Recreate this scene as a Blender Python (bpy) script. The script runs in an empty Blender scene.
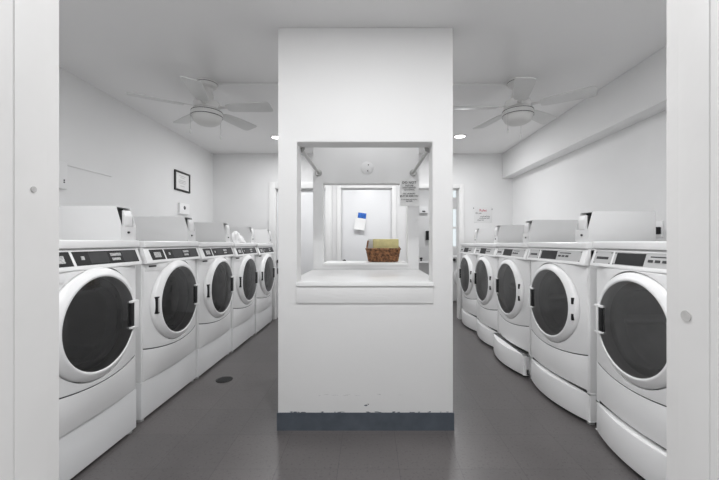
import bpy, bmesh, math, random
from math import sin, cos, pi, sqrt, radians
from mathutils import Vector, Matrix

random.seed(7)
SC = bpy.context.scene
COL = SC.collection

# ------------------------------------------------------------------ materials
def new_mat(name):
    m = bpy.data.materials.new(name)
    m.use_nodes = True
    nt = m.node_tree
    b = nt.nodes['Principled BSDF']
    return m, nt, b

def plain(name, col, rough=0.5, metal=0.0, var=0.0, scale=6.0, bump=0.0, bscale=120.0, spec=0.5):
    """procedural principled: faint colour variation and fine bump"""
    m, nt, b = new_mat(name)
    b.inputs['Roughness'].default_value = rough
    b.inputs['Metallic'].default_value = metal
    b.inputs['Specular IOR Level'].default_value = spec
    tc = nt.nodes.new('ShaderNodeTexCoord')
    if var > 0:
        n = nt.nodes.new('ShaderNodeTexNoise'); n.inputs['Scale'].default_value = scale
        n.inputs['Detail'].default_value = 4
        r = nt.nodes.new('ShaderNodeValToRGB')
        r.color_ramp.elements[0].position = 0.3
        r.color_ramp.elements[1].position = 0.7
        r.color_ramp.elements[0].color = tuple(c * (1 - var) for c in col) + (1,)
        r.color_ramp.elements[1].color = tuple(min(1, c * (1 + var)) for c in col) + (1,)
        nt.links.new(tc.outputs['Object'], n.inputs['Vector'])
        nt.links.new(n.outputs['Fac'], r.inputs['Fac'])
        nt.links.new(r.outputs['Color'], b.inputs['Base Color'])
    else:
        b.inputs['Base Color'].default_value = tuple(col) + (1,)
    if bump > 0:
        n2 = nt.nodes.new('ShaderNodeTexNoise'); n2.inputs['Scale'].default_value = bscale
        bp = nt.nodes.new('ShaderNodeBump'); bp.inputs['Strength'].default_value = bump
        bp.inputs['Distance'].default_value = 0.002
        nt.links.new(tc.outputs['Object'], n2.inputs['Vector'])
        nt.links.new(n2.outputs['Fac'], bp.inputs['Height'])
        nt.links.new(bp.outputs['Normal'], b.inputs['Normal'])
    return m

def emis(name, col, s):
    m = bpy.data.materials.new(name); m.use_nodes = True
    nt = m.node_tree; nt.nodes.clear()
    e = nt.nodes.new('ShaderNodeEmission'); o = nt.nodes.new('ShaderNodeOutputMaterial')
    e.inputs['Color'].default_value = tuple(col) + (1,); e.inputs['Strength'].default_value = s
    nt.links.new(e.outputs[0], o.inputs[0])
    return m

def glass(name, tint, rough=0.03, ior=1.45, haze=0.0, dcol=0.4):
    m = bpy.data.materials.new(name); m.use_nodes = True
    nt = m.node_tree; nt.nodes.clear()
    o = nt.nodes.new('ShaderNodeOutputMaterial')
    t = nt.nodes.new('ShaderNodeBsdfTransparent'); t.inputs['Color'].default_value = tuple(tint) + (1,)
    g = nt.nodes.new('ShaderNodeBsdfGlossy'); g.inputs['Roughness'].default_value = rough
    f = nt.nodes.new('ShaderNodeFresnel'); f.inputs['IOR'].default_value = ior
    mx = nt.nodes.new('ShaderNodeMixShader')
    nt.links.new(f.outputs[0], mx.inputs[0]); nt.links.new(t.outputs[0], mx.inputs[1])
    nt.links.new(g.outputs[0], mx.inputs[2])
    last = mx
    if haze > 0:                     # pale haze mixed into the glass to lift it like reflected light
        d = nt.nodes.new('ShaderNodeBsdfDiffuse'); d.inputs['Color'].default_value = (dcol, dcol, dcol, 1)
        m2 = nt.nodes.new('ShaderNodeMixShader'); m2.inputs[0].default_value = haze
        nt.links.new(mx.outputs[0], m2.inputs[1]); nt.links.new(d.outputs[0], m2.inputs[2]); last = m2
    nt.links.new(last.outputs[0], o.inputs[0])
    return m

def floor_mat():
    m, nt, b = new_mat('vinyl_tile')
    L = nt.links.new
    tc = nt.nodes.new('ShaderNodeTexCoord')
    mp = nt.nodes.new('ShaderNodeMapping'); mp.inputs['Location'].default_value = (0.155, -1.717, 0)
    L(tc.outputs['Object'], mp.inputs['Vector'])
    br = nt.nodes.new('ShaderNodeTexBrick')
    br.offset = 0.0; br.squash = 1.0
    br.inputs['Scale'].default_value = 1.0
    br.inputs['Brick Width'].default_value = 0.305; br.inputs['Row Height'].default_value = 0.305
    br.inputs['Mortar Size'].default_value = 0.0012; br.inputs['Mortar Smooth'].default_value = 0.3
    br.inputs['Color1'].default_value = (0.120, 0.111, 0.110, 1)
    br.inputs['Color2'].default_value = (0.108, 0.101, 0.101, 1)
    br.inputs['Mortar'].default_value = (0.058, 0.055, 0.056, 1)
    L(mp.outputs[0], br.inputs['Vector'])
    # mottling
    n = nt.nodes.new('ShaderNodeTexNoise'); n.inputs['Scale'].default_value = 3.0; n.inputs['Detail'].default_value = 6
    L(tc.outputs['Object'], n.inputs['Vector'])
    mr = nt.nodes.new('ShaderNodeMapRange'); mr.inputs['To Min'].default_value = 0.78; mr.inputs['To Max'].default_value = 1.22
    L(n.outputs['Fac'], mr.inputs['Value'])
    m1 = nt.nodes.new('ShaderNodeMix'); m1.data_type = 'RGBA'; m1.blend_type = 'MULTIPLY'; m1.inputs[0].default_value = 1
    L(br.outputs['Color'], m1.inputs[6]); L(mr.outputs[0], m1.inputs[7])
    # chips: light and dark speckle
    v = nt.nodes.new('ShaderNodeTexNoise'); v.inputs['Scale'].default_value = 75; v.inputs['Detail'].default_value = 2
    L(tc.outputs['Object'], v.inputs['Vector'])
    r = nt.nodes.new('ShaderNodeValToRGB')
    r.color_ramp.elements[0].position = 0.34; r.color_ramp.elements[0].color = (0.62, 0.62, 0.62, 1)
    r.color_ramp.elements[1].position = 0.40; r.color_ramp.elements[1].color = (1, 1, 1, 1)
    e = r.color_ramp.elements.new(0.66); e.color = (1, 1, 1, 1)
    e = r.color_ramp.elements.new(0.72); e.color = (1.35, 1.35, 1.35, 1)
    L(v.outputs['Fac'], r.inputs['Fac'])
    m2 = nt.nodes.new('ShaderNodeMix'); m2.data_type = 'RGBA'; m2.blend_type = 'MULTIPLY'; m2.inputs[0].default_value = 0.8
    L(m1.outputs[2], m2.inputs[6]); L(r.outputs['Color'], m2.inputs[7])
    L(m2.outputs[2], b.inputs['Base Color'])
    mr2 = nt.nodes.new('ShaderNodeMapRange'); mr2.inputs['To Min'].default_value = 0.24; mr2.inputs['To Max'].default_value = 0.42
    L(n.outputs['Fac'], mr2.inputs['Value']); L(mr2.outputs[0], b.inputs['Roughness'])
    bp = nt.nodes.new('ShaderNodeBump'); bp.inputs['Strength'].default_value = 0.15; bp.inputs['Distance'].default_value = 0.003
    n3 = nt.nodes.new('ShaderNodeTexNoise'); n3.inputs['Scale'].default_value = 9
    L(tc.outputs['Object'], n3.inputs['Vector']); L(n3.outputs['Fac'], bp.inputs['Height']); L(bp.outputs['Normal'], b.inputs['Normal'])
    return m

def wicker_mat():
    m, nt, b = new_mat('wicker')
    L = nt.links.new
    tc = nt.nodes.new('ShaderNodeTexCoord')
    n = nt.nodes.new('ShaderNodeTexNoise'); n.inputs['Scale'].default_value = 45; n.inputs['Detail'].default_value = 3
    r = nt.nodes.new('ShaderNodeValToRGB')
    r.color_ramp.elements[0].position = 0.35; r.color_ramp.elements[0].color = (0.065, 0.022, 0.008, 1)
    r.color_ramp.elements[1].position = 0.68; r.color_ramp.elements[1].color = (0.42, 0.20, 0.085, 1)
    L(tc.outputs['Object'], n.inputs['Vector']); L(n.outputs['Fac'], r.inputs['Fac'])
    L(r.outputs['Color'], b.inputs['Base Color']); b.inputs['Roughness'].default_value = 0.6
    return m

M = {}
M['wall'] = plain('painted_wall', (0.80, 0.80, 0.80), 0.55, var=0.012, scale=2.5, bump=0.12, bscale=60, spec=0.3)
M['pillar'] = plain('painted_column', (0.73, 0.727, 0.723), 0.5, var=0.01, scale=2, bump=0.1, bscale=60, spec=0.3)
M['ceiling'] = plain('painted_ceiling', (0.84, 0.836, 0.836), 0.7, var=0.01, scale=1.5, bump=0.1, bscale=50, spec=0.2)
M['trim'] = plain('gloss_trim', (0.84, 0.84, 0.835), 0.35, var=0.01, scale=5)
M['jamb'] = plain('old_jamb_paint', (0.73, 0.72, 0.71), 0.4, var=0.02, scale=9, bump=0.25, bscale=25)
M['door'] = plain('door_paint', (0.82, 0.825, 0.835), 0.4, var=0.008, scale=3)
M['floor'] = floor_mat()
M['vinyl_base'] = plain('vinyl_cove_base', (0.075, 0.088, 0.107), 0.4, var=0.15, scale=14)
M['counter'] = plain('white_laminate', (0.66, 0.66, 0.655), 0.28, var=0.02, scale=5)
M['enamel'] = plain('white_enamel', (0.87, 0.87, 0.87), 0.28, var=0.006, scale=3)
M['enamel2'] = plain('white_plastic', (0.88, 0.88, 0.88), 0.32, var=0.006, scale=3)
M['plinth'] = plain('powder_coated_plinth', (0.84, 0.845, 0.85), 0.35, var=0.01, scale=3)
M['coinbox'] = plain('coin_box_paint', (0.78, 0.78, 0.78), 0.45, var=0.008, scale=4)
M['black'] = plain('black_plastic', (0.016, 0.016, 0.017), 0.4, var=0.1, scale=30, spec=0.25)
M['dark'] = plain('dark_grey_plastic', (0.045, 0.045, 0.047), 0.45, var=0.1, scale=30, spec=0.3)
M['silver'] = plain('silver_overlay', (0.52, 0.52, 0.52), 0.4, var=0.02, scale=10)
M['label'] = plain('printed_light_grey', (0.50, 0.50, 0.50), 0.5, var=0.45, scale=110)
M['steel'] = plain('brushed_steel', (0.50, 0.50, 0.49), 0.32, 1.0, var=0.05, scale=30)
M['drumsteel'] = plain('drum_steel', (0.60, 0.60, 0.60), 0.4, 0.3, var=0.08, scale=12)
M['drumdark'] = plain('drum_dark', (0.16, 0.16, 0.165), 0.4, 0.3, var=0.15, scale=12)
M['glass_washer'] = glass('dark_door_glass', (0.35, 0.35, 0.355), 0.06, 1.5, 0.07, 0.45)
M['glass_dryer'] = glass('smoked_door_glass', (0.78, 0.78, 0.78), 0.08, 1.5, 0.10, 0.5)
M['pane'] = glass('window_glass', (0.93, 0.96, 0.97), 0.02, 1.3)
M['paper'] = plain('paper', (0.80, 0.80, 0.795), 0.7, var=0.01, scale=12)
M['sheet'] = plain('plastic_sleeve', (0.76, 0.76, 0.76), 0.25, var=0.02, scale=10)
M['ink'] = plain('black_ink', (0.03, 0.03, 0.032), 0.6, var=0.05, scale=30)
M['red'] = plain('red_ink', (0.50, 0.05, 0.09), 0.6, var=0.05, scale=30)
M['bluetape'] = plain('blue_tape', (0.02, 0.13, 0.52), 0.5, var=0.3, scale=28)
M['yellow'] = plain('pale_yellow_cloth', (0.74, 0.66, 0.33), 0.8, var=0.1, scale=20, bump=0.3)
M['cloth'] = plain('white_cotton', (0.84, 0.84, 0.84), 0.85, var=0.02, scale=20)
M['wicker'] = wicker_mat()
M['fan'] = plain('fan_white', (0.68, 0.675, 0.665), 0.4, var=0.008, scale=4)
M['blade'] = plain('fan_blade_white', (0.64, 0.64, 0.635), 0.45, var=0.012, scale=6)
M['bowl'] = plain('frosted_bowl', (0.66, 0.655, 0.645), 0.55, var=0.01, scale=5)
M['frameblack'] = plain('black_frame', (0.018, 0.018, 0.018), 0.35, var=0.1, scale=20)
M['iron'] = plain('cast_iron', (0.03, 0.03, 0.03), 0.5, 0.5, var=0.2, scale=30)
M['scuff'] = plain('scuff', (0.34, 0.34, 0.35), 0.7, var=0.2, scale=60)
M['porcelain'] = plain('sink_plastic', (0.80, 0.80, 0.80), 0.25, var=0.01, scale=5)
M['hole'] = plain('filled_hole', (0.50, 0.49, 0.48), 0.7, var=0.1, scale=80)
M['lamp'] = emis('lamp_lens', (1.0, 0.99, 0.97), 6.0)

# ------------------------------------------------------------------ mesh helpers
class MB:
    def __init__(s): s.bm = bmesh.new()
    def box(s, x0, x1, y0, y1, z0, z1, bev=0.0, seg=2, mat=None):
        t = bmesh.new()
        bmesh.ops.create_cube(t, size=1)
        for v in t.verts:
            v.co = Vector(((v.co.x + .5) * (x1 - x0) + x0, (v.co.y + .5) * (y1 - y0) + y0, (v.co.z + .5) * (z1 - z0) + z0))
        if bev > 0:
            bmesh.ops.bevel(t, geom=t.edges[:], offset=bev, segments=seg, affect='EDGES', profile=0.6)
        return s.merge(t, mat)
    def merge(s, t, mat=None):
        if mat is not None: bmesh.ops.transform(t, matrix=mat, verts=t.verts)
        me = bpy.data.meshes.new('tmp'); t.to_mesh(me); t.free()
        s.bm.from_mesh(me); bpy.data.meshes.remove(me)
        return s
    def prism(s, pts, a0, a1, axis='z', bev=0.0, seg=2, mat=None, ends_only=False):
        """closed polygon extruded along an axis; pts are (p,q): z->(x,y) x->(y,z) y->(x,z)"""
        t = bmesh.new()
        def co(p, a):
            if axis == 'z': return (p[0], p[1], a)
            if axis == 'x': return (a, p[0], p[1])
            return (p[0], a, p[1])
        A = [t.verts.new(co(p, a0)) for p in pts]; B = [t.verts.new(co(p, a1)) for p in pts]
        n = len(pts)
        t.faces.new(A); t.faces.new(B)
        for i in range(n): t.faces.new((A[i], A[(i + 1) % n], B[(i + 1) % n], B[i]))
        bmesh.ops.recalc_face_normals(t, faces=t.faces)
        if bev > 0:
            if ends_only:
                sa, sb = set(A), set(B)
                ed = [e for e in t.edges if (e.verts[0] in sa and e.verts[1] in sa) or (e.verts[0] in sb and e.verts[1] in sb)]
            else: ed = t.edges[:]
            bmesh.ops.bevel(t, geom=ed, offset=bev, segments=seg, affect='EDGES', profile=0.6)
        return s.merge(t, mat)
    def bow_slab(s, hw, b0, b1, yb, r, z0f, z1f, bev=0.004, n=28):
        """bowed panel; b0/b1 bow at its foot and head, z0f/z1f give the edge heights along x"""
        t = bmesh.new()
        P0 = bow(hw, b0, yb, r, n)[:n + 1]; P1 = bow(hw, b1, yb, r, n)[:n + 1]
        F0 = [t.verts.new((p[0], p[1], z0f(p[0]))) for p in P0]; F1 = [t.verts.new((p[0], p[1], z1f(p[0]))) for p in P1]
        B0 = [t.verts.new((p[0], yb, z0f(p[0]))) for p in P0]; B1 = [t.verts.new((p[0], yb, z1f(p[0]))) for p in P1]
        for i in range(n):
            j = i + 1
            t.faces.new((F0[i], F0[j], F1[j], F1[i])); t.faces.new((B0[i], B1[i], B1[j], B0[j]))
            t.faces.new((F0[i], B0[i], B0[j], F0[j])); t.faces.new((F1[i], F1[j], B1[j], B1[i]))
        for i in (0, n): t.faces.new((F0[i], F1[i], B1[i], B0[i]))
        bmesh.ops.recalc_face_normals(t, faces=t.faces)
        if bev > 0:
            a, b = set(F0), set(F1)
            ed = [e for e in t.edges if (e.verts[0] in a and e.verts[1] in a) or (e.verts[0] in b and e.verts[1] in b)]
            bmesh.ops.bevel(t, geom=ed, offset=bev, segments=2, affect='EDGES', profile=0.6)
        return s.merge(t)
    def lathe(s, prof, n=48, axis='z', center=(0, 0, 0), closed=False, mat=None):
        """prof = [(r, a)], spun about the axis; ends with r=0 are poles"""
        t = bmesh.new(); rings = []
        c = Vector(center)
        for r, a in prof:
            ring = []
            k = 1 if r < 1e-6 else n
            for i in range(k):
                th = 2 * pi * i / n
                p, q = r * cos(th), r * sin(th)
                if axis == 'z': v = (p, q, a)
                elif axis == 'y': v = (p, a, q)
                else: v = (a, p, q)
                ring.append(t.verts.new(c + Vector(v)))
            rings.append(ring)
        pairs = list(zip(rings[:-1], rings[1:]))
        if closed: pairs.append((rings[-1], rings[0]))
        for A, B in pairs:
            for i in range(n):
                j = (i + 1) % n
                if len(A) == 1 and len(B) == 1: continue
                if len(A) == 1: t.faces.new((A[0], B[i], B[j]))
                elif len(B) == 1: t.faces.new((A[i], A[j], B[0]))
                else: t.faces.new((A[i], A[j], B[j], B[i]))
        bmesh.ops.recalc_face_normals(t, faces=t.faces)
        return s.merge(t, mat)
    def tube(s, pts, r, n=10, closed=False, caps=True):
        t = bmesh.new(); P = [Vector(p) for p in pts]; rings = []
        m = len(P)
        for i, p in enumerate(P):
            if closed: d = P[(i + 1) % m] - P[i - 1]
            else: d = P[min(i + 1, m - 1)] - P[max(i - 1, 0)]
            d.normalize()
            up = Vector((0, 0, 1)) if abs(d.z) < 0.95 else Vector((1, 0, 0))
            a = d.cross(up).normalized(); b = d.cross(a).normalized()
            rr = r[i] if isinstance(r, (list, tuple)) else r
            rings.append([t.verts.new(p + a * rr * cos(2 * pi * k / n) + b * rr * sin(2 * pi * k / n)) for k in range(n)])
        pr = list(zip(rings[:-1], rings[1:]))
        if closed: pr.append((rings[-1], rings[0]))
        for A, B in pr:
            for k in range(n): t.faces.new((A[k], A[(k + 1) % n], B[(k + 1) % n], B[k]))
        if caps and not closed:
            t.faces.new(rings[0]); t.faces.new(rings[-1])
        bmesh.ops.recalc_face_normals(t, faces=t.faces)
        return s.merge(t)
    def mesh(s, name, mats, angle=35):
        me = bpy.data.meshes.new(name); s.bm.to_mesh(me); s.bm.free()
        if not isinstance(mats, (list, tuple)): mats = [mats]
        for m in mats: me.materials.append(m)
        for p in me.polygons: p.use_smooth = True
        me.set_sharp_from_angle(angle=radians(angle))
        return me
    def build(s, name, mats, parent=None, angle=35, loc=None):
        o = bpy.data.objects.new(name, s.mesh(name, mats, angle)); COL.objects.link(o)
        if parent is not None: o.parent = parent
        if loc: o.location = loc
        return o

def empty(name, loc=(0, 0, 0), rz=0.0):
    o = bpy.data.objects.new(name, None); COL.objects.link(o)
    o.empty_display_size = 0.1
    o.location = loc; o.rotation_euler = (0, 0, rz)
    return o

def tag(o, label, cat, group=None):
    o['label'] = label; o['category'] = cat
    if group: o['group'] = group
    return o

def struct(o):
    o['kind'] = 'structure'; return o

def copy_tree(src, parent=None):
    c = src.copy(); COL.objects.link(c)
    if parent is not None:
        c.parent = parent
    for k in [k for k in KIDS.get(src.name, [])]:
        copy_tree(k, c)
    return c
KIDS = {}
def index_kids():
    KIDS.clear()
    for o in bpy.data.objects:
        if o.parent: KIDS.setdefault(o.parent.name, []).append(o)

def boolean_cut(o, r, y0, y1, cz, n=72):
    cb = MB(); cb.lathe([(0, y0), (r, y0), (r, y1), (0, y1)], n, 'y', (0, 0, cz))
    c = cb.build('cutter', M['enamel'])
    md = o.modifiers.new('b', 'BOOLEAN'); md.operation = 'DIFFERENCE'; md.object = c; md.solver = 'EXACT'
    bpy.context.view_layer.update()
    dg = bpy.context.evaluated_depsgraph_get()
    me = bpy.data.meshes.new_from_object(o.evaluated_get(dg), depsgraph=dg)
    o.modifiers.clear(); old = o.data; o.data = me
    me.name = o.name
    for p in me.polygons: p.use_smooth = True
    me.set_sharp_from_angle(angle=radians(35))
    bpy.data.meshes.remove(old)
    bpy.data.objects.remove(c)

def text_mesh(lines, extrude=0.0004, res=2):
    """lines: (string, x, z, size); letters face -y, joined into one MB"""
    mb = MB()
    for (s_, x, z, size) in lines:
        cu = bpy.data.curves.new('t', 'FONT'); cu.body = s_; cu.size = size; cu.align_x = 'CENTER'
        cu.extrude = extrude; cu.resolution_u = res; cu.offset = size * 0.008
        o = bpy.data.objects.new('t', cu); COL.objects.link(o)
        bpy.context.view_layer.update()
        dg = bpy.context.evaluated_depsgraph_get()
        me = bpy.data.meshes.new_from_object(o.evaluated_get(dg), depsgraph=dg)
        me.transform(Matrix.Translation((x, 0, z)) @ Matrix.Rotation(pi / 2, 4, 'X'))
        mb.bm.from_mesh(me)
        bpy.data.objects.remove(o); bpy.data.curves.remove(cu); bpy.data.meshes.remove(me)
    return mb

# ------------------------------------------------------------------ room shell
H = 2.42
FY = 5.05                      # face of the far wall
WL, WR = -2.28, 2.10
f = MB(); f.box(-2.5, 2.75, -1.6, 7.4, -0.08, 0.0)
struct(f.build('floor', M['floor']))
c = MB(); c.box(-2.5, 2.75, 0.30, 7.4, H, H + 0.1)
struct(c.build('ceiling', M['ceiling']))
w = MB(); w.box(WL - 0.12, WL, 0.30, FY + 0.12, 0, H)
struct(w.build('wall_left', M['wall']))
w = MB(); w.box(WR, WR + 0.12, 0.30, FY, 0, H)
struct(w.build('wall_right', M['wall']))
# boxed soffit along the right wall
w = MB(); w.box(1.95, WR, 0.5, FY, 2.062, H, 0.004)
struct(w.build('trim_1', M['wall']))['label'] = 'boxed white soffit under the ceiling along the right wall'
# far wall with three doorways
D1 = (-1.376, -0.63); D2 = (-0.415, 0.342); D3 = (0.60, 1.328); HD = 1.92
w = MB()
xs = [WL, D1[0], D1[1], D2[0], D2[1], D3[0], D3[1], 2.30]
for i in range(7):
    w.box(xs[i], xs[i + 1], FY, FY + 0.12, HD if i % 2 else 0, H)
struct(w.build('wall_back', M['wall']))
# entrance wall around the doorway the photograph is taken through
JL, JR = -0.448, 0.430
w = MB(); w.box(WL, JL - 0.03, 0.405, 0.49, 0, H); w.box(JR + 0.03, WR, 0.405, 0.49, 0, H); w.box(JL - 0.03, JR + 0.03, 0.405, 0.49, 2.06, H)
struct(w.build('wall_front', M['wall']))
# jambs: board with a stop and rounded edges
def jamb(name, x, sgn):
    m = MB()
    a, b = sorted((x, x + sgn * 0.03))
    m.box(a, b, 0.395, 0.50, 0, 2.06, 0.003)
    # stop bead close to the inner edge
    a, b = sorted((x - sgn * 0.0015, x + sgn * 0.01))
    m.box(a, b, 0.435, 0.478, 0, 2.03, 0.0012)
    # casing on the outer face
    a, b = sorted((x + sgn * 0.006, x + sgn * 0.08))
    m.box(a, b, 0.385, 0.405, 0, 2.12, 0.004)
    return m.build(name, M['jamb'])
j1 = struct(jamb('trim_2', JL, -1)); j1['label'] = 'worn white jamb of the entrance doorway, left side'
j2 = struct(jamb('trim_3', JR, 1)); j2['label'] = 'worn white jamb of the entrance doorway, right side'
m = MB(); m.box(JL, JR, 0.395, 0.50, 2.03, 2.06, 0.003)
hd = struct(m.build('trim_4', M['jamb']))
# small filled screw holes in the jambs
m = MB(); m.lathe([(0, 0.0), (0.0075, 0.0), (0.0075, 0.002), (0, 0.002)], 20, 'x', (JR - 0.0025, 0.466, 1.03))
m.build('bolt_hole', M['hole'], j2)
m = MB(); m.lathe([(0, 0.0), (0.004, 0.0), (0.004, 0.002), (0, 0.002)], 20, 'x', (JL + 0.0005, 0.459, 1.20))
m.build('bolt_hole', M['hole'], j1)

# ------------------------------------------------------------------ column with the pass-through
PX0, PX1, PY0, PY1 = -0.547, 0.505, 2.074, 2.20
OX0, OX1, OZ0, OZ1 = -0.433, 0.382, 0.86, 1.731
w = MB()
def holed(mb, x0, x1, y0, y1, z0, z1, ox0, ox1, oz0, oz1):
    """wall slab with one rectangular opening, as a single watertight frame"""
    t = bmesh.new()
    def ring(y, a, b, c_, d): return [t.verts.new((a, y, c_)), t.verts.new((b, y, c_)), t.verts.new((b, y, d)), t.verts.new((a, y, d))]
    F = ring(y0, x0, x1, z0, z1); Fi = ring(y0, ox0, ox1, oz0, oz1)
    B = ring(y1, x0, x1, z0, z1); Bi = ring(y1, ox0, ox1, oz0, oz1)
    for i in range(4):
        j = (i + 1) % 4
        t.faces.new((F[i], F[j], Fi[j], Fi[i])); t.faces.new((B[i], Bi[i], Bi[j], B[j]))
        t.faces.new((F[i], B[i], B[j], F[j])); t.faces.new((Fi[i], Fi[j], Bi[j], Bi[i]))
    bmesh.ops.recalc_face_normals(t, faces=t.faces)
    ed = [e for e in t.edges if e.is_manifold and e.calc_face_angle(0) > 1.0]
    bmesh.ops.bevel(t, geom=ed, offset=0.003, segments=2, affect='EDGES')
    mb.merge(t)
holed(w, PX0, PX1, PY0, PY1, 0, H, OX0, OX1, OZ0, OZ1)
struct(w.build('wall_center', M['pillar']))['label'] = 'white column wall with a square pass-through opening'
# rear panel of the folding bay
BX0, BX1, BY0, BY1 = -0.487, 0.435, 3.0, 3.10
RX0, RX1, RZ0, RZ1 = -0.40, 0.339, 0.925, 1.639
w = MB(); holed(w, BX0, BX1, BY0, BY1, 0, H, RX0, RX1, RZ0, RZ1)
wb = struct(w.build('wall_center_back', M['wall'])); wb['label'] = 'white rear panel of the column with a second opening'
# low side walls carrying the counter
w = MB(); w.box(BX0, BX0 + 0.05, PY1, BY0, 0, 0.86); w.box(BX1 - 0.05, BX1, PY1, BY0, 0, 0.86)
struct(w.build('wall_center_sides', M['wall']))
# dark blue-grey cove base with ragged paint line
t = MB()
t.prism([(PY0, 0.0), (PY0, 0.105), (PY0 - 0.005, 0.105), (PY0 - 0.006, 0.012), (PY0 - 0.008, 0.0)], PX0 - 0.006, PX1 + 0.006, 'x')
t.box(PX1, PX1 + 0.006, PY0, PY1, 0, 0.105); t.box(PX0 - 0.006, PX0, PY0, PY1, 0, 0.105)
bb = struct(t.build('baseboard_center', M['vinyl_base']))
bb['label'] = 'dark blue-grey vinyl baseboard at the foot of the column'
# paint chips and scuffs on the column (real thin flakes)
def flake(mb, x, z, w_, h_, y, n=9):
    t = bmesh.new(); vs = []
    for i in range(n):
        a = 2 * pi * i / n; k = random.uniform(0.6, 1.1)
        vs.append(t.verts.new((x + w_ * k * cos(a), y, z + h_ * k * sin(a))))
    fc = t.faces.new(vs)
    r = bmesh.ops.extrude_face_region(t, geom=[fc])
    for v in [g for g in r['geom'] if isinstance(g, bmesh.types.BMVert)]: v.co.y -= 0.0006
    bmesh.ops.recalc_face_normals(t, faces=t.faces)
    mb.merge(t)
t = MB()
flake(t, -0.018, 0.148, 0.014, 0.006, PY0 + 0.0001); flake(t, -0.005, 0.155, 0.006, 0.004, PY0 + 0.0001)
for i in range(26):
    flake(t, random.uniform(PX0 + .02, PX1 - .02), 0.106 + random.uniform(0, .003), random.uniform(.004, .018), random.uniform(.0015, .004), PY0 + 0.0001)
s = t.build('paint_chips', M['vinyl_base'], bpy.data.objects['wall_center'])
t = MB()
for i in range(9):
    flake(t, random.uniform(-0.3, 0.2), 0.21 + random.uniform(-.006, .006), random.uniform(.006, .03), .0012, PY0 + 0.0001)
t.build('scuff_marks', M['label'], bpy.data.objects['wall_center'])

# counter: slab, front lip and apron
ct = empty('folding_counter', (0, 2.5, 0.0))
tag(ct, 'white laminate folding counter in the pass-through opening of the column', 'counter')
m = MB(); m.prism([(OX0 + 0.002, 2.066 - 2.5), (OX1 - 0.002, 2.066 - 2.5), (OX1 - 0.002, -0.296), (BX1, -0.296), (BX1, 0.499), (BX0, 0.499), (BX0, -0.296), (OX0 + 0.002, -0.296)], 0.862, 0.891, 'z', 0.0025)
m.build('countertop', M['counter'], ct)
m = MB(); m.box(-0.437, 0.386, 2.060 - 2.5, 2.0655 - 2.5, 0.866, 0.8905, 0.0015)
m.build('front_lip', M['trim'], ct)
m = MB(); m.box(-0.437, 0.386, 2.0675 - 2.5, 2.0735 - 2.5, 0.762, 0.864, 0.002)
m.build('apron', M['pillar'], ct)

# ledge on the rear panel + its front moulding
lg = empty('window_ledge', (-0.03, 3.2, 0))
tag(lg, 'thin white ledge across the rear opening of the column, under the basket', 'shelf')
m = MB(); m.box(RX0 + 0.001 + .03, RX1 - 0.001 + .03, -0.212, 0.15, 0.9255, 0.947, 0.003)
m.build('shelf_board', M['trim'], lg)
for sx in (-0.25, 0.25):
    m = MB(); m.prism([(-0.099, 0.925), (0.10, 0.925), (-0.099, 0.75)], sx - 0.012, sx + 0.012, 'x'); m.build('bracket', M['trim'], lg)

# hanging rods in the bay
def rod(x, label):
    r = empty('hanging_rod', (x, 2.6, 1.730))
    tag(r, label, 'rod', 'steel rods in the column opening')
    m = MB(); m.tube([(0, -0.385, 0), (0, 0.388, 0)], 0.0125, 14); m.build('tube', M['steel'], r)
    for s_, a in ((-1, -0.399), (1, 0.399)):
        m = MB(); m.lathe([(0, a), (0.030, a), (0.030, a - s_ * 0.006), (0.021, a - s_ * 0.016), (0.0, a - s_ * 0.018)], 24, 'y')
        m.build('flange', M['steel'], r)
    return r
rod(-0.440, 'steel hanging rod at the left inside of the column opening')
rod(0.384, 'steel hanging rod at the right inside of the column opening, above the paper notice')

# blank round cover plate above the rear opening
p = MB(); p.lathe([(0, 0), (0.055, 0), (0.055, -0.003), (0.050, -0.006), (0, -0.0065)], 40, 'y')
pl = p.build('cover_plate', M['wall'], loc=(-0.017, 2.9995, 1.773))
tag(pl, 'round white blank cover plate above the rear opening of the column', 'cover plate')
for dz in (0.026, -0.026):
    m = MB(); m.lathe([(0, -0.006), (0.005, -0.006), (0.005, -0.009), (0, -0.009)], 12, 'y', (0.012 if dz > 0 else 0.006, 0, dz)); m.build('screw', M['dark'], pl)

# paper notice "DO NOT ..."
def paper_sheet(w_, h_, curl, n=10, th=0.0008):
    """sheet in xz facing -y, hung from its top, lower edge lifting toward -y"""
    t = bmesh.new(); L = []
    for lay in (0, 1):
        rows = []
        for i in range(n + 1):
            v = i / n
            rows.append([t.verts.new(((j / 6 - .5) * w_, -curl * v * v * (1.0 + 0.35 * sin(pi * j / 6)) + lay * th, -h_ * v)) for j in range(7)])
        L.append(rows)
    A, B = L
    for i in range(n):
        for j in range(6):
            t.faces.new((A[i][j], A[i + 1][j], A[i + 1][j + 1], A[i][j + 1])); t.faces.new((B[i][j], B[i][j + 1], B[i + 1][j + 1], B[i + 1][j]))
    for i in range(n):
        for j in (0, 6): t.faces.new((A[i][j], A[i + 1][j], B[i + 1][j], B[i][j]))
    for j in range(6):
        for i in (0, n): t.faces.new((A[i][j], A[i][j + 1], B[i][j + 1], B[i][j]))
    bmesh.ops.recalc_face_normals(t, faces=t.faces)
    mb = MB(); mb.merge(t); return mb
sg = paper_sheet(0.164, 0.242, 0.002).build('paper_notice', M['paper'], loc=(0.349, 2.9975, 1.683))
tag(sg, 'white paper notice headed DO NOT, taped beside the rear opening of the column', 'notice')
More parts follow.
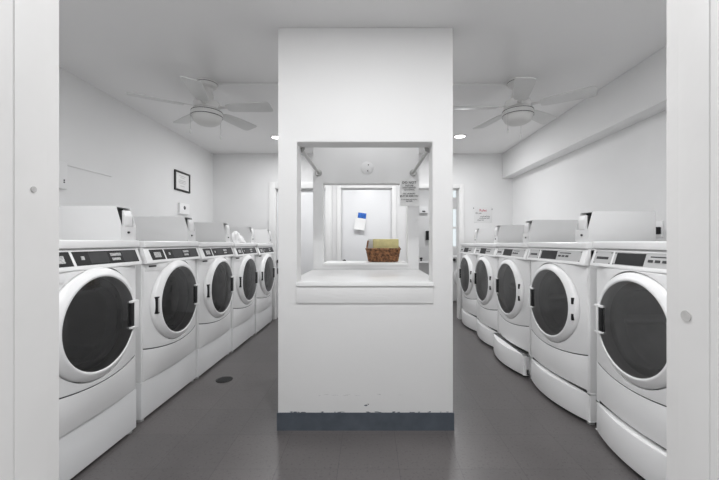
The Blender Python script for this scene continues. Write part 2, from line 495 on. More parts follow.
tx = text_mesh([('DO NOT', 0, -0.046, 0.030), ('DISTURB', 0, -0.069, 0.018), ('UNATTENDED', 0, -0.087, 0.018), ('CLOTHING', 0, -0.105, 0.018),
                ('ALL LAUNDRY', 0, -0.138, 0.016), ('MUST BE REMOVED', 0, -0.160, 0.0185), ('IF YOU NEED HELP PLEASE', 0, -0.188, 0.0115), ('ASK DESK', 0, -0.204, 0.013)])
o = tx.build('lettering', M['ink'], sg); o.location = (0, -0.0036, 0)

# wicker basket on the ledge
def basket():
    b = empty('wicker_basket', (0.131, 3.225, 0.947))
    tag(b, 'brown wicker basket on the ledge of the rear column opening', 'basket')
    def loop(hx, hy, z, amp, ph, r=0.02, n=72):
        pts = []
        for k in range(n):
            a = 2 * pi * k / n
            e = 4.0
            cx = abs(cos(a)) ** (2 / e) * (1 if cos(a) >= 0 else -1)
            cy = abs(sin(a)) ** (2 / e) * (1 if sin(a) >= 0 else -1)
            wv = amp * sin(18 * a + ph)
            pts.append(((hx + wv) * cx, (hy + wv) * cy, z))
        return pts
    m = MB(); n = 9
    for i in range(n):
        v = i / (n - 1)
        m.tube(loop(0.132 + 0.020 * v, 0.088 + 0.014 * v, 0.010 + 0.102 * v, 0.0035, i * pi), 0.0070, 8, closed=True)
    m.build('woven_wall', M['wicker'], b)
    m = MB(); m.tube(loop(0.156, 0.106, 0.119, 0.002, 0), 0.0085, 8, closed=True)
    m.build('rim', M['wicker'], b)
    m = MB(); m.prism([(p[0], p[1]) for p in loop(0.128, 0.084, 0, 0, 0)], 0.0, 0.012, 'z')
    m.build('bottom', M['wicker'], b)
    for sx in (-1, 1):
        m = MB(); m.tube([(sx * (0.152 - 0.012 * sin(pi * k / 12)), -0.05 + 0.10 * k / 12, 0.119 + (0.072 if sx < 0 else 0.02) * sin(pi * k / 12)) for k in range(13)], 0.0085, 8)
        m.build('handle', M['wicker'], b)
    return b
basket()
m = MB(); m.box(-0.119, 0.119, -0.055, -0.003, 0.0, 0.198, 0.012, 3)
o = m.build('folded_towel', M['yellow'], loc=(0.155, 3.225, 0.960))
tag(o, 'pale yellow folded towel standing in the wicker basket', 'towel')
m = MB(); m.box(-0.10, 0.10, 0.002, 0.040, 0.0, 0.200, 0.009, 3)
o = m.build('folded_cloth', M['cloth'], loc=(0.092, 3.225, 0.960))
tag(o, 'white folded cloth behind the yellow towel in the wicker basket', 'cloth')

# ------------------------------------------------------------------ far doors and casings
def casing(name, x0, x1, top, wd=0.062, both=True):
    m = MB()
    m.box(x0 - wd, x0 + 0.004, FY - 0.022, FY - 0.0005, 0, top + wd, 0.004)
    m.box(x1 - 0.004, x1 + wd, FY - 0.022, FY - 0.0005, 0, top + wd, 0.004)
    m.box(x0, x1, FY - 0.0218, FY - 0.0007, top - 0.004, top + wd, 0.004)
    # jamb lining
    m.box(x0 - .001, x0 + 0.012, FY - .001, FY + 0.12, 0, top); m.box(x1 - 0.012, x1 + .001, FY - .001, FY + 0.12, 0, top)
    m.box(x0, x1, FY - .001, FY + 0.12, top - 0.012, top)
    return struct(m.build(name, M['trim']))
casing('trim_5', D1[0], D1[1], HD, 0.085)['label'] = 'white door casing in the far left corner'
casing('trim_6', D2[0], D2[1], HD, 0.055)['label'] = 'white casing of the door behind the column'
casing('trim_7', D3[0], D3[1], HD, 0.055)['label'] = 'white casing of the open doorway to the back room'

def door(name, x0, x1, y, label, knob_x):
    m = MB(); m.box(x0 + 0.014, x1 - 0.014, y, y + 0.04, 0.008, HD - 0.014, 0.003)
    d = struct(m.build(name, M['door'])); d['label'] = label
    m = MB()
    m.lathe([(0, y - 0.045), (0.018, y - 0.043), (0.026, y - 0.032), (0.020, y - 0.02), (0.010, y - 0.014), (0.010, y - 0.006), (0.028, y - 0.005), (0.028, y + 0.001), (0, y + 0.001)], 24, 'y', (knob_x, 0, 0.845))
    m.build('door_knob', M['dark'], d)
    return d
d1 = door('door_1', D1[0], D1[1], FY + 0.06, 'closed plain white door in the far left corner', -1.335)
m = MB(); m.box(-1.358, -1.340, FY + 0.052, FY + 0.0605, 0.66, 0.74, 0.002); m.build('hinge', M['dark'], d1)
d2 = door('door_2', D2[0], D2[1], FY + 0.02, 'closed plain white door seen through the column opening', -0.362)

# paper with blue tape on the central door
pp = paper_sheet(0.155, 0.255, 0.045, 14).build('taped_paper', M['paper'], loc=(-0.108, FY + 0.0175, 1.560))
pp.rotation_euler = (0, radians(8), 0)
tag(pp, 'white sheet of paper curling off the door under a strip of blue tape', 'paper')
m = MB(); m.box(-0.048, 0.072, -0.0060, -0.0028, -0.083, -0.002, 0.0008)
m.build('tape_strip', M['bluetape'], pp)

# ------------------------------------------------------------------ back room beyond the right doorway
BRY = 7.2
w = MB(); w.box(0.42, 0.52, FY + 0.12, BRY + 0.1, 0, H)
struct(w.build('wall_backroom_left', M['wall']))
w = MB(); w.box(2.30, 2.40, FY, BRY + 0.1, 0, H)
struct(w.build('wall_backroom_right', M['wall']))
w = MB()
WX0, WX1 = 1.36, 1.86
zs = [0, 1.01, 1.85, 2.03, 2.24, H]
w.box(0.52, WX0, BRY, BRY + 0.1, 0, H); w.box(WX1, 2.30, BRY, BRY + 0.1, 0, H)
w.box(WX0, WX1, BRY, BRY + 0.1, 0, 1.01); w.box(WX0, WX1, BRY, BRY + 0.1, 1.85, 2.03); w.box(WX0, WX1, BRY, BRY + 0.1, 2.24, H)
struct(w.build('wall_backroom_far', M['wall']))
def window(name, z0, z1, mid, label):
    wn = struct(empty(name, ((WX0 + WX1) / 2, BRY, z0))); wn['label'] = label
    hw = (WX1 - WX0) / 2; h = z1 - z0
    m = MB()
    m.box(-hw, -hw + 0.03, 0.01, 0.07, 0, h); m.box(hw - 0.03, hw, 0.01, 0.07, 0, h)
    m.box(-hw, hw, 0.01, 0.07, 0, 0.03); m.box(-hw, hw, 0.01, 0.07, h - 0.03, h)
    if mid: m.box(-hw, hw, 0.005, 0.06, mid - 0.02, mid + 0.02)
    struct(m.build('window_frame', M['trim'], wn))
    m = MB(); m.box(-hw + 0.03, hw - 0.03, 0.035, 0.039, 0.03, h - 0.03)
    struct(m.build('window_pane', M['pane'], wn))
    return wn
window('window_1', 1.01, 1.85, 0.42, 'sash window with pale blue daylight in the back room')
window('window_2', 2.03, 2.24, None, 'small high window in the back room')

# front loader in the back room, facing us
fl = empty('domestic_washer', (1.82, 6.52, 0))
tag(fl, 'small white front-load machine with knobs under the window in the back room', 'washing machine')
m = MB(); m.box(-0.30, 0.30, 0.0, 0.58, 0.02, 0.86, 0.012); m.box(-.27, .27, .03, .5, 0, .03); m.build('cabinet', M['enamel'], fl)
m = MB(); m.box(-0.295, 0.295, -0.012, 0.004, 0.745, 0.850, 0.005); m.build('control_panel', M['silver'], fl)
for kx in (-0.215, -0.12, 0.12, 0.2):
    m = MB(); m.lathe([(0.030, -0.011), (0.026, -0.035), (0, -0.036)], 24, 'y', (kx, 0, 0.795)); m.build('knob', M['dark'], fl)
m = MB(); m.lathe([(0.225, 0.002), (0.222, -0.03), (0.205, -0.045), (0.165, -0.04), (0.160, -0.01)], 48, 'y', (0, 0, 0.46)); m.build('door_ring', M['enamel2'], fl)
m = MB(); m.lathe([(0.162, -0.02), (0.12, -0.03), (0, -0.035)], 48, 'y', (0, 0, 0.46)); m.build('door_glass', M['black'], fl)

# utility sink with faucet
sk = empty('utility_sink', (0.93, 6.45, 0))
tag(sk, 'white utility sink with dark tap seen through the right side of the column', 'sink')
m = MB()
t = bmesh.new()
def rr(z, hx, hy): return [t.verts.new((sx * hx, sy * hy, z)) for sx, sy in ((-1, -1), (1, -1), (1, 1), (-1, 1))]
R_ = [rr(0.40, 0.20, 0.20), rr(0.74, 0.27, 0.27), rr(0.76, 0.29, 0.29), rr(0.76, 0.25, 0.25), rr(0.74, 0.245, 0.245), rr(0.42, 0.18, 0.18)]
for A, B in zip(R_[:-1], R_[1:]):
    for i in range(4): t.faces.new((A[i], A[(i + 1) % 4], B[(i + 1) % 4], B[i]))
t.faces.new(R_[0]); t.faces.new(R_[-1])
bmesh.ops.recalc_face_normals(t, faces=t.faces); m.merge(t)
m.build('basin', M['porcelain'], sk)
for sx in (-1, 1):
    for sy in (-1, 1):
        m = MB(); m.tube([(sx * 0.17, sy * 0.17, 0.42), (sx * 0.21, sy * 0.21, 0.0)], 0.016, 10); m.build('leg', M['porcelain'], sk)
m = MB(); m.tube([(0, 0.27, 0.755), (0, 0.27, 0.86)] + [(0, 0.27 - 0.08 * sin(a), 0.86 + 0.05 * (1 - cos(a)) if a < pi / 2 else 0.86 + .05) for a in [pi / 8 * k for k in range(1, 5)]] + [(0, 0.10, 0.89), (0, 0.09, 0.85)], 0.012, 10)
m.build('spout', M['dark'], sk)
for sx in (-1, 1):
    m = MB(); m.lathe([(0, 0.755), (0.02, 0.755), (0.014, 0.79), (0.028, 0.80), (0.028, 0.825), (0, 0.83)], 16, 'z', (sx * 0.085, 0.268, 0)); m.build('tap_handle', M['dark'], sk)
m = MB(); m.box(-0.035, 0.035, -0.09, -0.0005, 0, 0.19, 0.01)
sd = m.build('soap_dispenser', M['black'], loc=(1.215, BRY, 1.17)); tag(sd, 'black soap dispenser on the back room wall above the sink', 'dispenser')
m = MB(); m.box(-0.09, 0.09, -0.08, -0.0005, 0, 0.13, 0.008)
tw = m.build('towel_dispenser', M['plinth'], loc=(1.13, BRY, 1.73)); tag(tw, 'small grey towel dispenser high on the back room wall', 'dispenser')
m = MB(); m.box(-0.03, 0.03, -0.085, -0.079, 0.02, 0.045); m.build('slot', M['dark'], tw)

# ------------------------------------------------------------------ laundry machines
HWD = 0.339
def bow(hw, b, yb, r=0.02, n=28):
    pts = []
    for i in range(n + 1):
        t = -1 + 2 * i / n
        t = sin(t * pi / 2) * 0.5 + t * 0.5
        x = t * hw
        y = -b * (1 - t * t)
        k = abs(x) - (hw - r)
        if k > 0: y += r * (1 - sqrt(max(0, 1 - (k / r) ** 2)))
        pts.append((x, y))
    return pts + [(hw, yb), (-hw, yb)]

CON_A = Vector((0, -0.036, 0.995)); CON_B = Vector((0, -0.006, 1.094))
CS = (CON_B - CON_A).normalized(); CN = Vector((0, -CS.z, CS.y))
def con(mb, x0, x1, s0, s1, t0, t1, skew=0.0):
    """slab on the sloped console face; s measured up the slope, t out of it"""
    t = bmesh.new(); vs = []
    for tt in (t0, t1):
        for (x, s_) in ((x0, s0), (x1, s0), (x1 + skew, s1), (x0 + skew, s1)):
            vs.append(t.verts.new(CON_A + Vector((x, 0, 0)) + CS * s_ + CN * tt))
    for q in ((0, 1, 2, 3), (4, 5, 6, 7), (0, 1, 5, 4), (1, 2, 6, 5), (2, 3, 7, 6), (3, 0, 4, 7)): t.faces.new([vs[i] for i in q])
    bmesh.ops.recalc_face_normals(t, faces=t.faces); mb.merge(t)

def coin_box(root):
    x0, x1 = 0.212, 0.334
    zb, zm, zt, yl = 1.1405, 1.226, 1.335, 0.44
    m = MB()
    prof = [(0, zb), (0, zm), (0.032, zt), (yl, zt), (yl, zb)]
    for a in (x0, x1 - 0.005): m.prism(prof, a, a + 0.005, 'x', 0.001)
    m.box(x0 + 0.004, x1 - 0.004, 0.034, yl, zt - 0.006, zt - 0.0005)
    m.box(x0 + 0.004, x1 - 0.004, yl - 0.006, yl - 0.001, zb, zt - 0.004)
    m.box(x0 + 0.004, x1 - 0.004, 0.003, 0.07, zb, zm - 0.003, 0.002)           # vault front
    cb = m.build('coin_box', M['coinbox'], root)
    cb['label'] = 'white coin box on top of the machine'
    m = MB(); m.box(x0 + 0.0055, x1 - 0.0055, 0.071, 0.078, zm - 0.02, zt - 0.007); m.build('recess_plate', M['dark'], cb)
    m = MB(); m.prism([(0.0, zm - 0.004), (0.0, zm + 0.055), (0.010, zm + 0.086), (0.018, zm + 0.086), (0.018, zm - 0.004)], x0 + 0.030, x1 - 0.030, 'x', 0.003)
    m.build('coin_slide', M['enamel2'], cb)
    for (lx, lz) in ((x0 + 0.061, zb + 0.045), ):
        m = MB(); m.lathe([(0, -0.004), (0.006, -0.004), (0.007, 0.004), (0, 0.004)], 14, 'y', (lx, 0, lz)); m.build('lock', M['dark'], cb)
    return cb

def make_machine(kind):
    W = kind == 'washer'
    root = empty('washing_machine' if W else 'tumble_dryer')
    hw = HWD if W else 0.346
    ZC = 0.724 if W else 0.709
    ZS = 0.464 if W else 0.438
    ZL = 0.250 if W else 0.212
    def seam(dz): return lambda x: ZS + dz - 0.040 * max(0, 1 - (x / hw) ** 2)
    # cabinet with the drum well cut into it
    m = MB()
    m.box(-hw, hw, 0.003, 0.70, ZL if W else 0.203, 1.096, 0.006)
    cab = m.build('cabinet', M['enamel'], root)
    boolean_cut(cab, 0.245, -0.1, 0.50, ZC)
    # pressed front with the door opening
    m = MB(); m.bow_slab(hw - 0.001, 0.046, 0.046, 0.026, 0.020, seam(0), lambda x: 0.993, 0.004)
    fp = m.build('front_panel', M['enamel2'], root)
    boolean_cut(fp, 0.283, -0.2, 0.2, ZC)
    # dark ring behind the front panel; shade of the gap put into its colour
    m = MB(); m.lathe([(0.247, 0.0005), (0.298, 0.0005), (0.298, 0.002), (0.247, 0.002)], 64, 'y', (0, 0, ZC), closed=True)
    m.build('door_gap_shade', M['dark'], root)
    # lower front
    m = MB(); m.bow_slab(hw - 0.001, 0.014 if W else 0.040, 0.046, 0.0262, 0.020, lambda x: ZL + 0.001, seam(-0.006), 0.005)
    m.build('lower_panel', M['enamel2'], root)
    m = MB(); m.bow_slab(hw - 0.006, 0.041, 0.041, 0.0255, 0.020, seam(-0.007), seam(0.001), 0)
    m.build('seam_shade', M['dark'], root)  # dark strip behind the seam, painting the shade between the two panels
    # top plate
    m = MB(); m.box(-hw - 0.001, hw + 0.001, -0.022, 0.705, 1.097, 1.140, 0.011, 3)
    m.build('top_plate', M['enamel'], root)
    # console wedge
    m = MB()
    m.prism([(0.05, 0.9945), (CON_A.y, 0.9945), (CON_A.y - .0005, 1.003), (CON_B.y, 1.096), (0.05, 1.096)], -hw, hw, 'x', 0.004)
    cs = m.build('console', M['enamel2'], root)
    if W:
        m = MB(); con(m, -0.278, -0.135, 0.022, 0.092, -0.001, 0.003, -0.010); m.build('price_panel', M['black'], cs)['label'] = 'small black price panel'
        m = MB(); con(m, -0.118, 0.318, 0.022, 0.092, -0.001, 0.003, -0.010)
        m.build('display_panel', M['black'], cs)['label'] = 'black control panel'
        m = MB(); con(m, -0.118 + .085, 0.09, 0.03, 0.085, 0.003, 0.0036, -0.006); m.build('display', M['dark'], cs)
        m = MB(); con(m, 0.195, 0.308, 0.026, 0.088, 0.003, 0.0036, -0.008)
        m.build('keypad', M['dark'], cs)
        m = MB(); con(m, -0.245, -0.175, 0.038, 0.074, 0.003, 0.0042, -0.004); m.build('price_label', M['label'], cs)
        m = MB(); con(m, 0.105, 0.183, 0.062, 0.078, 0.003, 0.0042, -.002); m.build('legend_line', M['label'], cs)
        m = MB(); con(m, 0.112, 0.172, 0.038, 0.052, 0.003, 0.0042, -.002); m.build('legend_line', M['label'], cs)
        m = MB(); con(m, -0.085, -0.065, 0.05, 0.068, 0.003, 0.0038); m.build('indicator', M['label'], cs)
    else:
        m = MB(); con(m, -0.322, -0.180, 0.016, 0.092, -0.001, 0.0025, 0.0); m.build('card_panel', M['silver'], cs)
        m = MB(); con(m, -0.166, 0.300, 0.016, 0.092, -0.001, 0.0025, 0.0)
        m.build('overlay', M['silver'], cs)
        m = MB(); con(m, -0.145, 0.045, 0.024, 0.086, 0.0025, 0.0045, 0.0)
        m.build('display', M['black'], cs)['label'] = 'black display'
        m = MB(); con(m, -0.300, -0.205, 0.046, 0.060, 0.0025, 0.0045); m.build('card_slot', M['dark'], cs)
        for k in range(3):
            m = MB(); con(m, 0.068 + 0.040 * k, 0.094 + 0.040 * k, 0.046, 0.058, 0.0025, 0.0055); m.build('button', M['dark'], cs)
        m = MB(); con(m, 0.075, 0.195, 0.070, 0.076, 0.0025, 0.0035)
        m.build('button_legend', M['dark'], cs)
        for x in (-0.314, -0.188, -0.158, 0.292):
            for s_ in (0.024, 0.084):
                m = MB(); con(m, x - .003, x + .003, s_ - .003, s_ + .003, 0.0025, 0.004); m.build('screw', M['dark'], cs)
    # door: ring, glass, drum, handle, hinges
    dr = MB()
    dr.lathe([(0.277, 0.0), (0.278, -0.036), (0.275, -0.043), (0.267, -0.049), (0.248, -0.062), (0.241, -0.065), (0.235, -0.064), (0.231, -0.060), (0.229, -0.01), (0.229, 0.0)], 72, 'y', (0, 0, ZC), closed=True)
    ring = dr.build('door', M['enamel2'], root, angle=50)
    ring['label'] = 'round white porthole door'
    m = MB(); m.lathe([(0.2325, -0.0612), (0.19, -0.067), (0.13, -0.071), (0.06, -0.073), (0, -0.0735)], 72, 'y', (0, 0, ZC))
    g = m.build('door_glass', M['glass_washer' if W else 'glass_dryer'], ring, angle=60); g['label'] = 'dark round glass'
    m = MB(); m.lathe([(0.240, 0.004), (0.240, 0.40), (0.20, 0.42), (0, 0.425)], 64, 'y', (0, 0, ZC))
    for k in range(3):
        a = k * 2 * pi / 3 + 0.5
        mt = Matrix.Translation((0, 0, ZC)) @ Matrix.Rotation(a, 4, 'Y')
        m.prism([(-0.03, 0.241), (0.03, 0.241), (0.006, 0.17), (-0.006, 0.17)], 0.05, 0.40, 'y', 0.003, 2, mat=mt)
    m.build('drum', M['drumdark' if W else 'drumsteel'], root)
    m = MB()   # inner glass bowl lip, seen as a pale arc through the pane
    m.lathe([(0.19, 0.0), (0.197, 0.03), (0.19, 0.06), (0.184, 0.03)], 56, 'y', (0, 0, ZC), closed=True)
    m.build('door_seal', M['dark' if W else 'silver'], ring)
    sx = 1 if W else -1
    hx = sx * 0.222
    m = MB()
    def hb(a, b, z0, z1, y0=-0.080, y1=-0.056): m.box(min(a, b), max(a, b), y0, y1, ZC + z0, ZC + z1, 0.003)
    hb(hx - sx * 0.042, hx + sx * 0.020, 0.066, 0.078); hb(hx - sx * 0.042, hx + sx * 0.020, -0.078, -0.066); hb(hx - sx * 0.010, hx + sx * (0.022 if W else 0.006), -0.076, 0.076)
    h = m.build('door_handle', M['enamel2'], ring)
    m = MB(); a, b = hx - sx * 0.040, hx - sx * 0.009
    m.box(min(a, b), max(a, b), -0.074, -0.056, ZC - 0.067, ZC + 0.067, 0.001)
    m.build('grip_recess', M['black'], h)['label'] = 'black grip recess'
    hgx = -sx * 0.260
    if W:
        m = MB(); m.box(hgx - 0.012, hgx + 0.012, -0.058, -0.038, ZC - 0.055, ZC + 0.055, 0.002); hg = m.build('hinge', M['black'], ring)
        m = MB()
        m.box(hgx - 0.004, hgx + 0.007, -0.060, -0.0575, ZC - 0.046, ZC + 0.046, 0.001)
        m.build('hinge_plate', M['silver'], hg)
    else:
        for dz in (-0.052, 0.052):
            m = MB(); m.box(hgx - 0.006, hgx + 0.006, -0.058, -0.038, ZC + dz - 0.021, ZC + dz + 0.021, 0.002); m.build('hinge', M['black'], ring)
    if W:
        m = MB(); m.prism([(-0.316, -0.008), (-0.19, -0.037), (-0.19, -0.030), (-0.316, 0.0)], 0.945, 0.986, 'z', 0.002)
        dd = m.build('detergent_drawer', M['enamel2'], root)
        m = MB(); m.prism([(-0.29, -0.0165), (-0.235, -0.029), (-0.235, -0.024), (-0.29, -0.011)], 0.972, 0.983, 'z'); m.build('drawer_slot', M['dark'], dd)
    # base
    if W:
        m = MB(); m.box(-hw, hw, 0.0, 0.66, 0.018, 0.2495, 0.004); m.build('plinth', M['plinth'], root)
    else:
        m = MB(); m.box(-hw, hw, 0.006, 0.68, 0.02, 0.2025, 0.004); m.build('plinth', M['enamel'], root)
        m = MB(); m.prism(bow(hw - 0.002, 0.062, 0.004, 0.025), 0.022, 0.192, 'z', 0.006, 2, ends_only=True)
        m.build('pedestal_drawer', M['enamel2'], root)
        m = MB(); m.prism(bow(hw - 0.02, 0.006, 0.02, 0.02), 0.188, 0.214, 'z'); m.build('drawer_gap_shade', M['dark'], root)  # solid dark strip; the gap's shade is put into its colour
    for x in (-hw + 0.03, hw - 0.03):
        for y in (0.03, 0.60):
            m = MB(); m.lathe([(0, 0), (0.022, 0), (0.022, 0.008), (0.011, 0.012), (0.011, 0.022), (0, 0.022)], 16, 'z', (x, y, 0)); m.build('foot', M['silver'], root)
    coin_box(root)
    return root

washer = make_machine('washer')
dryer = make_machine('dryer')
index_kids()
GL, GR = 'white washers along the left wall', 'white dryers along the right wall'
left = [(-1.397, 1.733, 'nearest white front-load washer of the left row, cut off by the door jamb'),
        (-1.418, 2.490, 'white front-load washer second from the doorway in the left row'),
        (-1.404, 3.172, 'white front-load washer in the middle of the left row'),
        (-1.389, 3.858, 'white front-load washer with a crumpled white cloth on its top'),
        (-1.374, 4.546, 'farthest white front-load washer of the left row, beside the corner door')]
right = [(1.345, 1.700, 'nearest white dryer of the right row, cut off by the door jamb'),
         (1.336, 2.466, 'white dryer second from the doorway in the right row, before the open drawer'),
         (1.335, 3.214, 'white dryer with its bottom drawer pulled out into the aisle'),
         (1.335, 3.917, 'white dryer fourth in the right row, just past the open drawer'),
         (1.338, 4.621, 'farthest white dryer of the right row, beside the back room doorway')]
for i, (x, y, lab) in enumerate(left):
    o = washer if i == 0 else copy_tree(washer)
    o.location = (x, y, 0); o.rotation_euler = (0, 0, radians(90))
    tag(o, lab, 'washing machine', GL)
    o.scale = (1, 1, (1.0, 0.997, 0.991, 0.983, 0.976)[i])
for i, (x, y, lab) in enumerate(right):
    o = dryer if i == 0 else copy_tree(dryer)
    o.location = (x, y, 0); o.rotation_euler = (0, 0, radians(-90 + (3.2 if i == 1 else 0)))
    tag(o, lab, 'dryer', GR)
    o.scale = (1, 1, (0.994, 0.990, 0.985, 0.980, 0.976)[i])
    if i == 2:
        for ch in o.children:
            if ch.name.startswith('pedestal_drawer'):
                ch.location = (0, -0.05, 0); ch['label'] = 'pulled-out bottom drawer'
                # the drawer's tray behind its front
                m = MB(); m.box(-0.32, 0.32, 0.005, 0.30, 0.05, 0.06); m.box(-0.32, -0.312, 0.005, 0.30, 0.05, 0.17); m.box(0.312, 0.32, 0.005, 0.30, 0.05, 0.17)
                m.build('drawer_tray', M['plinth'], ch)

# crumpled cloth on the fourth washer
def crumple(rx, ry, rz, seed):
    rnd = random.Random(seed)
    t = bmesh.new(); bmesh.ops.create_icosphere(t, subdivisions=4, radius=1)
    dirs = [(Vector((rnd.gauss(0, 1), rnd.gauss(0, 1), rnd.gauss(0, 1))).normalized(), rnd.uniform(4, 11), rnd.uniform(0, 6)) for _ in range(9)]
    for v in t.verts:
        d = v.co.normalized()
        k = 0.72 + sum(0.085 * abs(sin(f_ * d.dot(a) + p)) for a, f_, p in dirs)
        h = max(-0.35, d.z) + 0.35
        v.co = Vector((d.x * k * rx * (1.25 - 0.4 * h), d.y * k * ry * (1.3 - 0.5 * h), h * k * rz * (1.0 - 0.45 * d.y)))
    mb = MB(); mb.merge(t); return mb
cl = crumple(0.06, 0.085, 0.068, 4).build('crumpled_cloth', M['cloth'], loc=(-1.49, 3.89, 1.1212), angle=60)
tag(cl, 'crumpled white cloth lying on top of the fourth washer in the left row', 'cloth')

# ------------------------------------------------------------------ ceiling fans
def fan(x, y, a0, label):
    r = empty('ceiling_fan', (x, y, H - 0.0005))
    tag(r, label, 'ceiling fan', 'white ceiling fans')
    m = MB(); m.lathe([(0, 0), (0.080, 0), (0.080, -0.022), (0.070, -0.042), (0.045, -0.052), (0, -0.052)], 40); m.build('canopy', M['fan'], r)
    m = MB(); m.lathe([(0.0805, -0.016), (0.0812, -0.016), (0.0812, -0.020), (0.0805, -0.020)], 40, closed=True); m.build('canopy_band', M['dark'], r)
    m = MB(); m.lathe([(0.042, -0.05), (0.040, -0.085), (0.048, -0.10), (0.050, -0.150), (0.092, -0.165), (0.100, -0.180), (0.100, -0.220), (0.085, -0.235), (0, -0.235)], 40); m.build('motor_housing', M['fan'], r)
    m = MB(); m.lathe([(0.0, -0.2345), (0.112, -0.2345), (0.117, -0.242), (0.117, -0.280), (0.110, -0.286), (0, -0.286)], 48); lk = m.build('light_kit', M['fan'], r)
    m = MB()
    for z in (-0.244, -0.279): m.lathe([(0.117, z), (0.1185, z), (0.1185, z - 0.004), (0.117, z - 0.004)], 48, closed=True)
    m.build('band', M['dark'], lk)
    m = MB(); m.lathe([(0.112, -0.286), (0.110, -0.303), (0.098, -0.324), (0.070, -0.342), (0.035, -0.350), (0, -0.352)], 48); m.build('light_bowl', M['bowl'], r)
    # one blade with its arm, then four copies
    def blade_mesh():
        mb = MB(); t = bmesh.new()
        prof = [(0.165, 0.038), (0.20, 0.052), (0.30, 0.060), (0.42, 0.066), (0.505, 0.068), (0.524, 0.060), (0.530, 0.045)]
        out = [(p, q) for p, q in prof] + [(p, -q) for p, q in reversed(prof)]
        mb.prism(out, -0.003, 0.003, 'z', 0.0015)
        return mb
    me_b = blade_mesh().mesh('blade', M['blade'])
    arm = MB(); arm.prism([(0.09, 0.018), (0.15, 0.014), (0.20, 0.030), (0.235, 0.022), (0.235, -0.022), (0.20, -0.030), (0.15, -0.014), (0.09, -0.018)], 0.003, 0.008, 'z', 0.001)
    me_a = arm.mesh('blade_arm', M['fan'])
    for k in range(5):
        a = radians(a0 + 72 * k)
        b = bpy.data.objects.new('blade', me_b); COL.objects.link(b); b.parent = r
        b.location = (0, 0, -0.215); b.rotation_euler = (radians(-11), 0, a)
        aa = bpy.data.objects.new('blade_arm', me_a); COL.objects.link(aa); aa.parent = b
    for (ang, l) in ((-150, 0.14), (55, 0.14)):
        px, py = 0.119 * cos(radians(ang)), 0.119 * sin(radians(ang))
        m = MB(); m.tube([(px, py, -0.262), (px, py, -0.262 - l)], 0.0016, 6)
        ch = m.build('pull_chain', M['steel'], r)
        m = MB(); m.lathe([(0, -0.262 - l), (0.006, -0.267 - l), (0.008, -0.282 - l), (0.004, -0.295 - l), (0, -0.295 - l)], 12, 'z', (px, py, 0)); m.build('pull_knob', M['fan'], ch)
    return r
fan(-1.305, 2.78, -4, 'white five-blade ceiling fan with light bowl above the left washer row')
fan(1.190, 2.76, -36, 'white five-blade ceiling fan with light bowl above the right aisle of dryers')
# surface raceway between the fans
m = MB(); m.box(-1.215, 1.10, 2.795, 2.815, H - 0.016, H - 0.0005, 0.003)
rw = m.build('cable_raceway', M['trim']); tag(rw, 'thin white cable raceway crossing the ceiling between the two fans', 'cable raceway')

# recessed lights
def downlight(x, y, label):
    r = empty('recessed_light', (x, y, H)); tag(r, label, 'ceiling light', 'recessed ceiling lights')
    m = MB(); m.lathe([(0.080, -0.0005), (0.080, -0.006), (0.066, -0.010), (0.062, -0.004), (0.062, -0.0005)], 40, closed=True); m.build('trim_ring', M['fan'], r)
    m = MB(); m.lathe([(0, -0.0005), (0.0615, -0.0005), (0.0615, -0.005), (0.04, -0.009), (0, -0.010)], 40); m.build('lens', M['lamp'], r)
downlight(-1.13, 4.24, 'lit recessed ceiling light left of the column')
downlight(1.105, 4.20, 'lit recessed ceiling light right of the column')

# ------------------------------------------------------------------ things on the walls
# framed certificate on the left wall
fr = empty('picture_frame', (WL + 0.0005, 4.20, 1.862), radians(90))
tag(fr, 'black framed certificate on the left wall', 'picture')
hx, hz = 0.170, 0.118
m = MB()
m.box(-hx, hx, -0.018, 0, hz - 0.02, hz, 0.002); m.box(-hx, hx, -0.018, 0, -hz, -hz + 0.02, 0.002)
m.box(-hx, -hx + 0.02, -0.0178, 0, -hz, hz, 0.002); m.box(hx - 0.02, hx, -0.0178, 0, -hz, hz, 0.002)
m.build('frame', M['frameblack'], fr)
m = MB(); m.box(-hx + 0.018, hx - 0.018, -0.008, -0.001, -hz + 0.018, hz - 0.018)
pc = m.build('certificate', M['paper'], fr)
m = MB()
for z, w_ in ((0.065, 0.07), (0.045, 0.045), (0.012, 0.08), (-0.005, 0.09), (-0.022, 0.075), (-0.055, 0.05)):
    m.box(-w_, w_, -0.0088, -0.0078, z - 0.003, z + 0.003)
m.build('printed_lines', M['label'], pc)
# wall outlet (large plate with a round dark receptacle)
ol = empty('wall_outlet', (WL + 0.0005, 4.22, 1.535), radians(90))
tag(ol, 'white wall plate with a round dark receptacle below the framed certificate', 'outlet')
m = MB(); m.box(-0.11, 0.11, -0.03, 0, -0.065, 0.065, 0.006); m.build('plate', M['enamel2'], ol)
m = MB(); m.lathe([(0, -0.034), (0.020, -0.034), (0.024, -0.028), (0, -0.028)], 24, 'y', (-0.01, 0, 0.012)); m.build('receptacle', M['dark'], ol)
# white box on left wall + raceway
bx = empty('junction_box', (WL + 0.0005, 2.50, 1.62), radians(90))
tag(bx, 'white surface box on the left wall beside the entrance jamb', 'electrical box')
m = MB(); m.box(-0.07, 0.07, -0.035, 0, -0.10, 0.10, 0.006); m.build('box', M['wall'], bx)
m = MB(); m.lathe([(0, -0.037), (0.006, -0.037), (0.006, -0.034), (0, -0.034)], 12, 'y', (0.04, 0, -0.035)); m.lathe([(0, -0.037), (0.006, -0.037), (0.006, -0.034), (0, -0.034)], 12, 'y', (0.04, 0, -0.05)); m.build('screw', M['dark'], bx)
m = MB(); m.box(WL + 0.0005, WL + 0.008, 2.572, 3.05, 1.706, 1.718, 0.002)
rw2 = m.build('wall_raceway', M['wall']); tag(rw2, 'thin white raceway on the left wall leading from the surface box', 'cable raceway')
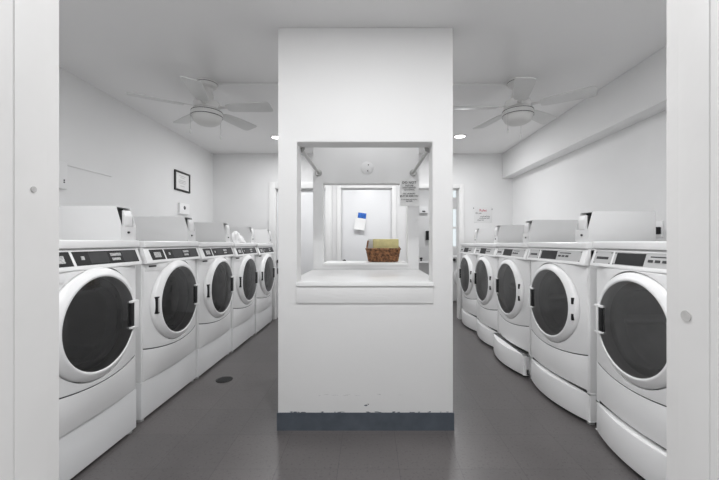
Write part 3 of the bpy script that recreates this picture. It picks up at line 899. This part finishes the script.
# plug on the right wall
pg = empty('power_outlet', (WR - 0.0005, 2.50, 1.222), radians(-90))
tag(pg, 'white outlet with black plug on right wall above the second dryer', 'outlet')
m = MB(); m.box(-0.040, 0.040, -0.008, 0, -0.058, 0.058, 0.003); m.build('plate', M['enamel2'], pg)
m = MB(); m.box(-0.012, 0.030, -0.05, -0.007, -0.036, 0.016, 0.006); m.build('plug', M['black'], pg)
m = MB(); m.tube([(0.005, -0.048, -0.01), (0.0, -0.068, -0.012), (-0.014, -0.075, -0.03), (-0.018, -0.07, -0.06), (-0.016, -0.06, -0.0795)], 0.005, 8); m.build('cord', M['black'], pg)
# poster on far wall right
ps = empty('wall_poster', (1.668, FY - 0.0006, 1.525))
tag(ps, 'clear sleeved sign with red heading on the far wall above the dryers', 'sign')
m = MB(); m.box(-0.132, 0.132, -0.003, 0, -0.115, 0.115, 0.001); m.build('sheet', M['sheet'], ps)
o = text_mesh([('Rules', 0.0, 0.052, 0.050)]).build('red_heading', M['red'], ps); o.location = (0.0, -0.0034, 0)
o = text_mesh([('Do not', -0.065, 0.018, 0.030), ('overload the', 0.028, -0.028, 0.027), ('machines and', 0.02, -0.054, 0.027), ('clean lint', -0.035, -0.082, 0.027)]).build('lettering', M['ink'], ps); o.location = (0, -0.0034, 0)
m = MB()
for x, z in ((-0.14, 0.10), (0.13, 0.085)): m.lathe([(0, -0.008), (0.007, -0.008), (0.005, 0), (0, 0)], 12, 'y', (x, 0, z))
m.build('pin', M['dark'], ps)
# floor drain
fd = empty('floor_drain', (-1.187, 2.83, 0)); tag(fd, 'dark round drain cover set in the floor of the left aisle', 'floor drain')
m = MB(); m.lathe([(0, 0.0003), (0.066, 0.0003), (0.066, 0.003), (0.060, 0.005), (0, 0.005)], 40); m.build('cover', M['iron'], fd)
m = MB()
for k in range(-3, 4): m.box(-0.05 + abs(k) * .004, 0.05 - abs(k) * .004, k * 0.015 - 0.002, k * 0.015 + 0.002, 0.0045, 0.0065)
m.build('grate_bars', M['dark'], fd)

# ------------------------------------------------------------------ light
def area(name, loc, size, power, rot=(0, 0, 0), shape='DISK', col=(1, 1, 1)):
    l = bpy.data.lights.new(name, 'AREA'); l.shape = shape; l.size = size; l.energy = power; l.color = col
    o = bpy.data.objects.new(name, l); COL.objects.link(o); o.location = loc; o.rotation_euler = rot
    return o
for i, (x, y, p) in enumerate([(-1.13, 4.24, 9), (1.105, 4.20, 9), (-1.0, 1.0, 9), (1.0, 1.0, 9), (0.0, 1.0, 12), (0.0, 4.1, 11), (0.0, 2.62, 2.6), (1.3, 6.2, 10)]):
    area('downlight_and_fill_lamp', (x, y, H - 0.015), 0.16, p, col=(0.985, 0.99, 1.0))  # first pair sits at the fixtures; the rest are unseen lamps added for brightness

wd = bpy.data.worlds.new('World'); SC.world = wd; wd.use_nodes = True
bg = wd.node_tree.nodes['Background']
bg.inputs['Color'].default_value = (0.97, 0.985, 1.0, 1); bg.inputs['Strength'].default_value = 0.85

# ------------------------------------------------------------------ camera
cam = bpy.data.cameras.new('Camera'); co = bpy.data.objects.new('Camera', cam); COL.objects.link(co)
co.location = (0, 0, 1.13); co.rotation_euler = (pi / 2, 0, 0)
cam.sensor_width = 36; cam.lens = 36 * 345 / 719
cam.shift_x = -9.5 / 719; cam.shift_y = 2.0 / 719
cam.clip_start = 0.02
SC.camera = co
SC.view_settings.view_transform = 'Standard'; SC.view_settings.look = 'None'
SC.view_settings.exposure = 0.28; SC.view_settings.gamma = 1.0; SC.view_settings.use_curve_mapping = False
